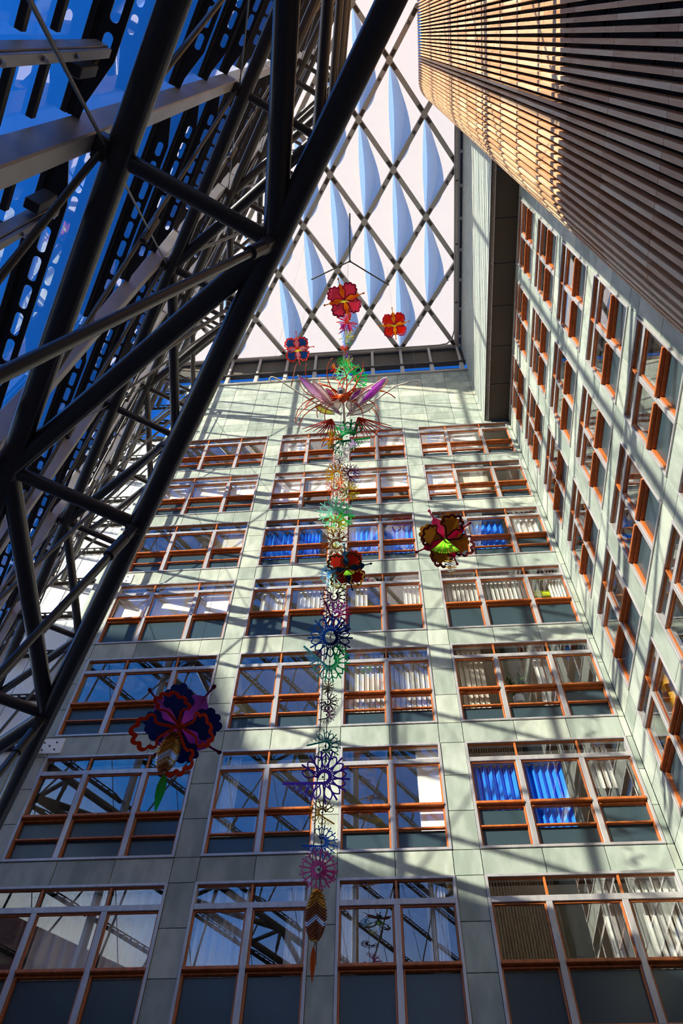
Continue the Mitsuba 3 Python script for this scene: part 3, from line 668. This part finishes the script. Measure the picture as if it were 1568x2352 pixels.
def daisy(px, py, R, cols, n, turn, pitch, tilt, start, hole, label, y=YS, tail=0, flip=False):
    P = at_px(px, py, y); r = R*upx(P)
    V, F, A = daisy_mesh(int(n*1.15), math.radians(turn), pitch, hole, math.radians(start), tail)
    if flip: V = V*np.array([-1, 1, 1]); F = F[:, ::-1]
    B = basis((tilt[0], tilt[1]-0.35, tilt[2]))
    k = thing('spiral_flower', label, 'hanging flower')
    addc('petals', (V*r)@B+P, F, grad(A, cols), parent=k)
    add('knot', trimesh.creation.icosphere(subdivisions=1, radius=0.010).apply_translation(P), M_WIRE, parent=k)
    return k
def burst(px, py, R, cols, n, label, seed, core=None, y=YS):
    P = at_px(px, py, y); r = R*upx(P); g = np.random.default_rng(seed); V, F, C, o = [], [], [], 0
    k = thing('burst_flower', label, 'hanging flower')
    for i in range(n):
        d = g.normal(size=3); d[2] *= 0.55; d /= np.linalg.norm(d); L = r*g.uniform(0.75, 1.05)
        m = bar(P+d*r*0.12, P+d*L, r*0.06, r*0.025, [0.2, 0.3, 0.9]); V.append(np.array(m.vertices)); F.append(np.array(m.faces)+o); o += len(m.vertices)
        C.append(np.tile(lin(cols[int(g.integers(len(cols)))]), (len(m.vertices), 1)))
        if i % 3 == 0:
            lp = drop_poly(0.2, 0.8, 0.26); lp = extr(lp.difference(lp.buffer(-0.035)), 0.015); B = basis(np.cross(d, g.normal(size=3)))
            q = np.array(lp.vertices)*r; a = np.cross(d, [0, 0, 1.0]); a /= np.linalg.norm(a)+1e-9; nn = np.cross(a, d)
            q = q[:, :1]*a+q[:, 1:2]*d+q[:, 2:]*nn+P; V.append(q); F.append(np.array(lp.faces)+o); o += len(q); C.append(np.tile(lin(cols[i % len(cols)]), (len(q), 1)))
    addc('strokes', np.vstack(V), np.vstack(F), np.vstack(C), parent=k)
    c = trimesh.creation.icosphere(subdivisions=2, radius=r*0.16).apply_translation(P)
    addc('core', c.vertices, c.faces, np.tile(lin(core or cols[0]), (len(c.vertices), 1)), parent=k)
    return k
# thread of the garland
gt = thing('garland_thread', 'thin dark thread carrying the garland of flowers', 'thread')
p_top, p_bot = at_px(803, 600, YS), at_px(722, 2215, YS)
xs_, ys_ = at_px(770, 1240, YS)[:2]
add('thread', tube((xs_, ys_, H-0.2), (xs_, ys_, p_bot[2]), 0.0045, 6), M_WIRE, parent=gt)
# three-armed hanger
hg = thing('hanger', 'thin three-armed metal hanger under the white roof', 'hanger')
ZC = 24.25; C0 = np.array([*(ray(803, 600)*(ZC/ray(803, 600)[2]))[:2], ZC]); ARM = []
for q in ((803, 490), (715, 642), (893, 655)):
    e = ray(*q)*(ZC/ray(*q)[2]); ARM.append(e); add('arm', tube(C0, e, 0.022, 8), M_WIRE, True, hg)
add('hub', trimesh.creation.icosphere(subdivisions=2, radius=0.045).apply_translation(C0), M_WIRE, True, hg)
add('rod', tube(C0, C0+Z*(H-0.15-ZC), 0.008, 6), M_WIRE, True, hg)

DN = (0.0, -0.7, -0.7)                            # most discs face down, a little towards the entrance
burst(798, 740, 27, ['#b3123c', '#c73a5a', '#d8452e'], 26, 'crimson burst flower with orange core, right below the pink top orchid', 1, '#e0642a')
burst(791, 758, 18, ['#6b2a8c', '#c23a9c', '#8d1e55'], 20, 'purple and magenta burst flower below the crimson burst', 2)
burst(797, 774, 20, ['#e8e04a', '#d9e9a0', '#f1efb6'], 16, 'pale yellow burst flower in front of the roof edge', 3)
burst(800, 790, 10, ['#2c8f86', '#4fb7a0'], 12, 'small teal burst flower under the pale yellow burst', 4)
burst(791, 804, 15, ['#d9481c', '#b93a2a', '#e46a2a'], 16, 'orange-red burst flower before the roof edge beam', 5)
burst(797, 818, 13, ['#6a4aa0', '#c79ad0', '#3a55a8'], 14, 'small lilac and blue burst flower above the green ones', 6)
daisy(790, 834, 20, ['#1fae3e', '#46d05a'], 9, 420, 0.5, (0.5, -0.6, -0.7), 0, 0.2, 'small green spiral flower above the big butterfly piece')
burst(801, 836, 22, ['#efe58a', '#f4eec0', '#d9c94a'], 16, 'pale yellow looped burst flower above the butterfly piece', 7)
burst(771, 848, 18, ['#c61f3a', '#d8551e', '#e4b01e'], 20, 'red and orange burst flower left above the butterfly piece', 8)
daisy(808, 864, 42, ['#0fae46', '#22d86a', '#6fe8a0'], 12, 300, 0.5, (0.35, -0.75, -0.6), 20, 0.2, 'bright green fan flower behind the chrome ball of the butterfly')
daisy(796, 1003, 48, ['#0b5a2c', '#0f7a3a', '#0a4a24'], 8, 225, 1.0, (-0.45, -0.5, -0.75), 150, 0.24, 'big dark green spiral flower under the butterfly piece', tail=5, flip=False)
burst(762, 1010, 28, ['#e07a1a', '#e9b21e', '#c25a12'], 20, 'orange and yellow burst flower left of the dark green spiral', 9)
burst(813, 1021, 18, ['#b79ae0', '#8f6acb', '#d9c8ef'], 18, 'lilac burst flower in front of the dark green spiral', 10)
burst(788, 1036, 22, ['#e8cfe0', '#d7a9c4', '#f0e6ee'], 22, 'pale pink burst flower below the dark green spiral', 11)
daisy(774, 1060, 20, ['#6a4a58', '#8c6f78'], 9, 380, 0.6, DN, 0, 0.2, 'small grey-brown looped flower below the pale pink burst')
daisy(773, 1090, 29, ['#e0b01e', '#d98a1a', '#c9761a'], 7, 240, 0.8, (0.6, -0.4, -0.7), 60, 0.2, 'gold and orange spiral flower above the purple one, top row height', tail=3, flip=True)
daisy(806, 1086, 24, ['#4a1e7a', '#6d2a5a', '#2e1456'], 10, 400, 0.8, (-0.3, 0.3, -0.9), 10, 0.2, 'dark purple drooping spiral flower right of the gold one')
daisy(772, 1118, 26, ['#e0661a', '#c0461a', '#e2861e'], 10, 420, 0.9, (0.7, -0.2, -0.7), 200, 0.2, 'orange spiral flower below the gold one')
daisy(801, 1128, 25, ['#b5a21e', '#7a7a1e', '#d8c22a'], 10, 360, 0.5, (0, 0.25, -0.95), 90, 0.2, 'olive drooping spiral flower right below the orange one')
burst(789, 1148, 17, ['#e03a1a', '#c8441e'], 12, 'orange-red folded burst flower just above the mint green flower', 12)
daisy(771, 1180, 44, ['#3ad66a', '#7fe8b0', '#21b24e'], 13, 400, 0.6, (0.2, -0.6, -0.8), 30, 0.2, 'mint green spiral flower between the two bays of the top rows')
daisy(771, 1206, 28, ['#7a6a14', '#a89a1e', '#5c4a10'], 10, 330, 0.5, DN, -80, 0.2, 'olive brown spiral flower just below the mint green flower')
burst(767, 1219, 15, ['#f0d21a', '#e9bc14'], 12, 'small yellow burst flower below the olive brown spiral', 13)
daisy(774, 1233, 26, ['#9cc8ee', '#c4def2', '#7fb4e6'], 14, 380, 0.5, DN, 0, 0.12, 'pale sky-blue spiral flower among the blue curtained windows')
daisy(772, 1250, 37, ['#7a441c', '#9a6a3a', '#b98a52'], 9, 330, 0.25, (0.15, -0.1, -1), 100, 0.2, 'flat bronze spiral flower below the sky-blue one')
burst(770, 1254, 11, ['#f2c21a', '#e8a814'], 12, 'small yellow burst in the middle of the bronze spiral', 14)
daisy(763, 1322, 30, ['#5aa6e8', '#2a7cc8', '#8cc4f0'], 13, 320, 0.6, (0.25, -0.6, -0.75), 70, 0.16, 'light blue fan flower left of the dark red orchid')
burst(779, 1346, 20, ['#f0e6a0', '#e9dc7a', '#f6f0c8'], 22, 'pale cream burst flower below the dark red orchid', 15)
daisy(767, 1370, 33, ['#2a1030', '#3a1440', '#1c0c24'], 11, 300, 0.4, (0, -0.55, -0.85), -150, 0.2, 'black-purple spiral flower with open loops above the pink one')
daisy(769, 1410, 39, ['#e85ab8', '#d8328c', '#8c1a56', '#7a1448'], 9, 290, 0.9, (-0.25, -0.75, -0.6), 120, 0.18, 'pink to magenta spiral flower above the big blue one', tail=3, flip=True)
daisy(758, 1463, 52, ['#1a4aa8', '#2a7ad8', '#0c1e54', '#0e2a6a'], 14, 400, 0.5, (0.05, -0.35, -0.95), 100, 0.24, 'big blue spiral flower above the bright green one')
daisy(757, 1520, 48, ['#0a7a2e', '#22d060', '#35d878', '#6fe0b8'], 8, 215, 1.0, (-0.4, -0.6, -0.7), 165, 0.18, 'bright green and mint spiral flower right below the big blue one', tail=5, flip=True)
daisy(753, 1580, 20, ['#5a4a1e', '#8a7a3a', '#3a3014'], 9, 330, 1.0, (0.5, -0.1, -0.8), 0, 0.18, 'small olive spiral flower below the bright green one')
daisy(753, 1612, 25, ['#2a1440', '#241020', '#3a1a4a'], 9, 300, 0.5, (0.2, -0.7, -0.7), -120, 0.18, 'small black-purple spiral flower below the olive one')
daisy(750, 1642, 24, ['#5a1e6a', '#8c2a6a', '#4a1450'], 6, 220, 0.8, (0.3, 0.2, -0.9), 150, 0.18, 'small plum spiral flower above the teal one', tail=3, flip=True)
daisy(747, 1713, 36, ['#0e4a4e', '#14706e', '#1c8a80'], 8, 235, 0.8, (0.1, -0.65, -0.75), -50, 0.2, 'teal spiral flower above the big violet one', tail=4, flip=False)
daisy(741, 1785, 63, ['#4a2a8c', '#5a34a8', '#4a2a98', '#6a44b8'], 9, 255, 0.75, (-0.05, -0.85, -0.55), 100, 0.2, 'big violet spiral flower, largest of the garland', tail=5, flip=True)
daisy(740, 1866, 32, ['#4a2a10', '#7a4a14', '#b5841e', '#c9941e'], 8, 225, 0.8, (0.15, -0.8, -0.6), 90, 0.2, 'brown and gold spiral flower below the big violet one', tail=4, flip=False)
daisy(738, 1934, 38, ['#123a7a', '#1a5ab8', '#2a7ad0', '#1a5ab8'], 8, 210, 0.8, (0.1, -0.8, -0.6), 160, 0.2, 'medium blue spiral flower above the lowest pink one', tail=4, flip=True)
daisy(731, 1997, 45, ['#b04a8c', '#c85a9c', '#a83a7c'], 16, 400, 0.45, (0.05, -0.7, -0.7), 40, 0.18, 'lowest pink spiral flower of the garland')

# feather tassels
def feather(px, py0, py1, wpx, y, mats, label, parent=None, n=16):
    P0, P1 = at_px(px, py0, y), at_px(px, py1, y); Lz = P0[2]-P1[2]; x, yy = P0[0], P0[1]; u = upx(P0); W = wpx*u
    k = parent or thing('feather_pendant', label, 'pendant')
    k2 = k
    add('spine', tube((x, yy, P0[2]), (x, yy, P1[2]), 0.006, 6), M_BRONZE, parent=k2)
    for i in range(n):
        t = i/(n-1); z = P0[2]-Lz*t*0.88; w = W*(math.sin(math.pi*(0.12+0.80*t**0.8))**0.8+0.05)
        for s in (-1, 1):
            m = bar((x, yy+s*0.004, z), (x+s*w*0.85, yy-0.03, z-w*0.95), Lz/n*1.15, 0.006, (0.1*s, -1, 0.1*math.sin(i*2.3)+0.25))
            add('barb', m, mats[(i*7//n+(i % 3 == 2)) % len(mats)], parent=k2)
    return k
def leafblade(px, py0, py1, wpx, y, cols, label, parent=None):
    P0, P1 = at_px(px, py0, y), at_px(px, py1, y); Lz = P0[2]-P1[2]; W = wpx*upx(P0)
    t = np.linspace(0, 1, 25); half = W*np.sin(np.pi*t**0.8)*0.5; saw = half*(1-0.16*(np.arange(25) % 2))
    P = Polygon(list(zip(half, -t*Lz))+list(zip(-saw, -t*Lz))[::-1]).buffer(0)
    m = extr(P, 0.008); v = np.array(m.vertices); q = np.c_[v[:, 0]+P0[0], P0[1]+v[:, 2]-0.35*np.abs(v[:, 0]), v[:, 1]+P0[2]]
    k = parent or thing('leaf_pendant', label, 'pendant')
    addc('blade' if not parent else 'leaf_blade', q, m.faces, grad(-v[:, 1]/Lz, cols), parent=k); return k
feather(729, 2042, 2172, 25, YS, [M_GOLD, M_GOLD, M_BRONZE, M_SILVER, M_BRONZE, M_BRONZE, M_BRONZE], 'gold and silver feather pendant under the lowest pink flower', n=18)
leafblade(720, 2172, 2258, 13, YS, ['#8a3a10', '#b5501a', '#8a3a10'], 'narrow rust-brown leaf pendant at the bottom of the garland')

# orchids
def scallop(L, w, lob=6):
    ps = [Polygon([(0, 0), (-w*0.80, L*0.70), (w*0.80, L*0.70)]), Point(0, L*0.66).buffer(w*0.80, quad_segs=8)]
    for i in range(lob):
        a = math.radians(-15+210*i/(lob-1)); ps.append(Point(w*0.80*math.cos(a), L*0.66+w*0.74*math.sin(a)).buffer(w*(0.30+0.05*(i % 2)), quad_segs=5))
    return unary_union(ps).buffer(-0.02).buffer(0.02)
def bend(m, az, tilt, k, B, P, r, lift=0.0):
    """petal mesh (y outwards) turned to azimuth az, tilted and bent, brought to the world"""
    v = np.array(m.vertices); y = v[:, 1]; out = y*math.cos(tilt); up = y*math.sin(tilt)+k*y*y+v[:, 2]+lift
    c, s = math.cos(az), math.sin(az); q = np.c_[v[:, 0]*-s+out*c, v[:, 0]*c+out*s, up]
    return (q*r)@B+P
def orchid(px, py, R, y, normal, spin, ring, fill, sepal, label, tassel=None, npet=4, nsep=4, ptilt=(0.42, 0.02), thr=20, sw=0.42):
    P = at_px(px, py, y); r = R*upx(P); B = basis(normal, math.radians(spin)); k = thing('orchid_flower', label, 'hanging flower')
    pet = scallop(1.0, 0.37); rg = extr(pet.difference(shapely.affinity.translate(pet.buffer(-0.070), 0, -0.02)), 0.02); fl_ = extr(scallop(0.88, 0.33), 0.016)
    stem = LineString([(0, 0.5), (0, 1.08)]).buffer(0.024); sp = extr(unary_union([drop_poly(0.02, 0.82, sw), stem, Point(0, 1.08).buffer(0.05)]), 0.018)
    for i in range(npet):
        az = 2*math.pi*i/npet+math.pi/npet
        pk = addc('petal', bend(fl_, az, ptilt[1], -0.25, B, P, r, -0.02), fl_.faces, np.tile(lin(fill), (len(fl_.vertices), 1)), parent=k)
        addc('rim', bend(rg, az, ptilt[0], 0.1, B, P, r, 0.02), rg.faces, np.tile(lin(ring), (len(rg.vertices), 1)), parent=pk)
    for i in range(nsep):
        az = 2*math.pi*i/nsep
        addc('sepal', bend(sp, az, -0.1, -0.18, B, P, r, -0.05), sp.faces, grad(np.array(sp.vertices)[:, 1], [sepal[0], sepal[1], sepal[-1]]), parent=k)
    c = trimesh.creation.icosphere(subdivisions=2, radius=r*0.09).apply_translation(P); addc('centre', c.vertices, c.faces, np.tile(lin(ring), (len(c.vertices), 1)), parent=k)
    add('thread', tube(P, (P[0], P[1], min(H-0.2 if thr > 1 else 99, P[2]+thr)), 0.0015, 5), M_WIRE, parent=k)
    return k, P, r
def fan(P, r, cols, k, az0, n=9):
    V, F, C, o = [], [], [], 0
    for i in range(n):
        a = az0+math.radians(-38+76*i/(n-1)); d = np.array([math.sin(a)*0.9, 0.10, -math.cos(a)*0.9])
        m = bar(P, P+d*r, r*0.07, r*0.012, (0.3, -1, 0)); V.append(np.array(m.vertices)); F.append(np.array(m.faces)+o); o += len(m.vertices); C.append(np.tile(lin(cols[i % len(cols)]), (len(m.vertices), 1)))
    addc('fan', np.vstack(V), np.vstack(F), np.vstack(C), parent=k)
k, P, r = orchid(790, 688, 44, ARM[0][1], (0.05, -0.25, -1), 12, '#7a1436', '#c8425e', ('#c9761a', '#e08a1e', '#8a4a10'), 'pink orchid with orange sepals, highest flower under the roof'); fan(P, r*0.45, ['#a8d82a', '#c2e04a'], k, 0)
k, P, r = orchid(905, 745, 33, ARM[2][1], (0.0, -0.2, -1), 5, '#8a1a3a', '#e0260f', ('#c9861a', '#e8a21e', '#a86a12'), 'bright red orchid with yellow sepals, right under the roof'); fan(P, r*0.4, ['#d8a81e', '#8a9a1e'], k, 0)
k, P, r = orchid(683, 801, 34, ARM[1][1], (0.0, -0.25, -1), 2, '#c8301e', '#174a86', ('#e88a96', '#f0a0a8', '#c24a3a'), 'red-rimmed blue orchid left of the garland before the roof edge'); fan(P, r*0.5, ['#b8d42a', '#d8c01e'], k, 0.2)
pe = at_px(686, 826, ARM[1][1]); add('tail', path_tube([pe, pe+np.array([-.05, 0, -.5]), pe+np.array([-.06, 0, -1.6])], 0.014, 6), M_BRONZE, True, k)
k, P, r = orchid(1022, 1238, 66, 6.3, (0.1, -0.45, -0.9), 22, '#3e1014', '#7a4a0c', ('#c81e5a', '#a81448', '#6a1030'), 'brown orchid with magenta sepals and lime fan, before the right windows'); fan(P-np.array([0, .03, .05]), r*0.8, ['#7fd81a', '#a8f03a', '#5cb814'], k, -0.1, 12)
feather(1031, 1282, 1322, 11, 6.3-0.05, [M_GOLD, M_BRONZE, M_SILVER], '', parent=k, n=8)
k, P, r = orchid(797, 1306, 50, YS-0.06, (-0.1, -0.45, -0.9), 10, '#4a300c', '#8a1208', ('#14486a', '#0e3a5a', '#0c2a44'), 'dark red orchid with olive rims on the garland, right of the light blue fan', thr=0.3); fan(P, r*0.5, ['#8ad82a', '#6ab81e'], k, 0.3)
k, P, r = orchid(412, 1668, 102, 4.9, (-0.05, -0.50, -0.86), 48, '#a8300e', '#14245e', ('#d060a8', '#a85ac0', '#4a1424'), 'big navy orchid with rust rims and pink sepals, lower left', sw=0.66)
feather(402, 1680, 1782, 27, 4.85, [M_BRONZE, M_GOLD, M_GOLD, M_SILVER, M_SILVER, M_GOLD, M_BRONZE], '', parent=k, n=18)
leafblade(379, 1776, 1866, 22, 4.85, ['#2a6a12', '#1f7a1a', '#12a24a'], '', parent=k)

# the big butterfly piece in the middle of the garland
bf = thing('butterfly_ornament', 'large butterfly-like ornament of coloured acrylic wings and orange ribbons in the garland', 'ornament')
PB = at_px(787, 915, YS); ub = upx(PB); EX = np.array([0.995, 0.0, 0.0]); EY = np.array([-0.04, -0.78, 0.62]); EN = np.cross(EX, EY)
def L3(x, y, z=0.0): return PB+ub*(EX*(x-787)+EY*(915-y)+EN*z)
add('ball', trimesh.creation.icosphere(subdivisions=3, radius=10*ub).apply_translation(L3(786, 901, 6)), M_CHROME, True, bf, 'chrome ball')
add('orange_ball', trimesh.creation.icosphere(subdivisions=3, radius=12*ub).apply_translation(L3(787, 914, 4)), M_ORANGE, True, bf, 'orange ball')
add('stem', path_tube([L3(787, 915), L3(787, 945), L3(786, 975)], 3.0*ub, 8), M_IVORY, True, bf)
WING = [(772, 945, 692, 868, 26, '#d8a8a8', '#7a2a8c'), (768, 940, 722, 877, 24, '#dcb0b4', '#c89aa8'), (775, 925, 750, 890, 16, '#8a2a8c', '#a85aa0'), (765, 950, 722, 930, 22, '#b9c41e', '#c8d04a'), (762, 930, 738, 900, 24, '#a8c85a', '#c8d88a'),
        (780, 955, 762, 935, 10, '#7a2a8c', '#8a3a9a'), (800, 945, 892, 884, 26, '#7a2a94', '#9a3aa8'), (800, 935, 862, 890, 24, '#d8b8c0', '#b8708a'), (800, 925, 832, 898, 16, '#7a2a94', '#8a3a9c'), (806, 945, 856, 902, 26, '#a8d8a0', '#c4e2b4'),
        (800, 955, 860, 935, 20, '#d8d0c0', '#e0c8a8'), (792, 958, 816, 936, 10, '#7a2a8c', '#8a3a9a'), (770, 945, 775, 920, 22, '#d89a90', '#d8a8a0'), (800, 945, 800, 922, 18, '#dca898', '#d8a8a0')]
for i, (x0, y0, x1, y1, w, c0, c1) in enumerate(WING):
    d = np.array([x1-x0, y1-y0], float); Lp = np.linalg.norm(d); d /= Lp; s = np.array([-d[1], d[0]])
    t = np.linspace(0, 1, 16); h = w*0.36*np.sin(np.pi*t**1.3)**0.8; h[0] = 0; h[-1] = 0
    po = Polygon([(a*Lp, b) for a, b in zip(t, h)]+[(a*Lp, -b) for a, b in zip(t, h)][::-1]).buffer(0)
    v, f = flat(po); zz = 5*math.sin(i*1.7)+0.004*v[:, 0]**2
    q = np.array([L3(x0+d[0]*a+s[0]*b, y0+d[1]*a+s[1]*b, z) for (a, b), z in zip(v, zz)])
    wk = addc('wing_panel', q, f, grad(v[:, 0]/Lp, [c0, c1]), M_TRANSL, bf)
    ex = np.array(po.exterior.coords); add('outline', path_tube([L3(x0+d[0]*a+s[0]*b, y0+d[1]*a+s[1]*b, 5*math.sin(i*1.7)+0.004*a*a) for a, b in ex], 1.5*ub, 6), M_IVORY, True, wk)
g = np.random.default_rng(5)
RIB = []
for i in range(34):
    a = math.radians(-15+210*i/33+g.uniform(-4, 4)); L = g.uniform(85, 165)*(0.75 if abs(math.cos(a)) < 0.4 else 1); bendv = g.uniform(0.4, 1.2)*(1 if math.cos(a) > 0 else -1)*(1 if i % 3 else -0.7)
    pts = []
    for t in np.linspace(0, 1, 14):
        aa = a-bendv*t*1.1; rr = L*(t-0.22*t**3)
        pts.append(L3(787+rr*math.cos(aa), 918-rr*math.sin(aa)*0.85, 22*math.sin(3*t+i)*t))
    add('ribbon', path_tube(pts, np.linspace(1.7, 0.8, 14)*ub, 6), M_ORANGE, True, bf)
for sx, cx, cy in ((-1, 757, 962), (1, 818, 962)):
    for i in range(11):
        a = math.radians((200 if sx < 0 else 250)+i*9+g.uniform(-3, 3)); L = g.uniform(46, 84)
        pts = [L3(cx+L*t*math.cos(a)+sx*6*t*t, cy-L*t*math.sin(a)*0.8+3*t*t, 6*math.sin(i)*t) for t in np.linspace(0, 1, 7)]
        add('strand', path_tube(pts, np.linspace(1.7, 0.8, 7)*ub, 5), M_RED, True, bf)
def curl(p, name):
    t = np.linspace(0, 1, 14); P_ = np.array(p, float); idx = np.linspace(0, len(p)-1, 30); q = np.array([[np.interp(i, range(len(p)), P_[:, j]) for j in (0, 1)] for i in idx])
    add(name, path_tube([L3(a, b, 0) for a, b in q], np.linspace(2.0, 1.6, len(q))*ub, 6), M_IVORY, True, bf)
curl([(780, 950), (740, 935), (700, 905), (660, 875), (638, 858), (626, 853), (620, 858), (624, 866), (631, 864)], 'antenna')
curl([(795, 950), (840, 940), (880, 912), (910, 894), (945, 886), (960, 884), (968, 890), (962, 897), (955, 893)], 'antenna')

# ------------------------------------------------------------------ things in the offices
def in_window(px, py, dy=0.35): return at_px(px, py, D+dy)
k = thing('potted_plant', 'leafy green potted plant behind the glass of the rightmost window', 'plant')
P = in_window(1190, 1600, 0.45); g = np.random.default_rng(3); LV, LF, o = [], [], 0
pot = trimesh.creation.cylinder(0.10, 0.16, sections=16); pot.apply_translation(P-Z*0.10); add('pot', pot, M_WHITE, parent=k)
M_LEAF = mat('leaf', thin('#5a7a3a', 0.6))
for i in range(14):
    a = g.uniform(0, 6.28); q = P+Z*0.0; tip = P+np.array([math.cos(a)*g.uniform(.1, .36), math.sin(a)*.14, g.uniform(.15, .5)])
    add('stem', path_tube([q, (q+tip)/2+Z*0.06, tip], 0.006, 5), M_LEAF, True, k)
    for j in range(7):
        c = q+(tip-q)*(0.35+0.1*j); d = g.normal(size=3); d /= np.linalg.norm(d); s = np.cross(d, g.normal(size=3)); s /= np.linalg.norm(s)
        LV.append(np.array([c, c+d*.06+s*.022, c+d*.13, c+d*.06-s*.022])); LF += [[o, o+1, o+2], [o, o+2, o+3]]; o += 4
kk = add('leaves', (np.vstack(LV), np.array(LF)), M_LEAF, parent=k); labels.setdefault(kk, {})['kind'] = 'stuff'
M_LIME = mat('lime_box', pri('#c8d81e', 0.5)); M_YELL = mat('yellow', pri('#f0b414', 0.5))
P = in_window(1245, 1366, 0.34); k = thing('lime_box', 'lime yellow box on the sill of the rightmost window', 'box'); add('body', bx(P[0]-.22, P[0]+.16, P[1]-.06, P[1]+.14, P[2]-.12, P[2]+.03, .01), M_LIME, parent=k); add('lid', bx(P[0]-.23, P[0]+.17, P[1]-.07, P[1]+.15, P[2]+.03, P[2]+.06, .006), M_LIME, parent=k)
r_ = ray(1538, 1610); P = r_*((RX+0.2)/r_[0]); k = thing('yellow_cloth', 'yellow cloth hanging behind a right wall window, low at right', 'cloth')
v, f = pleat(0.5, 0.7, 3, 0.03); add('cloth', (np.c_[v[:, 1]+P[0], v[:, 0]-0.25+P[1], v[:, 2]+0.35+P[2]], f), M_YELL, parent=k)
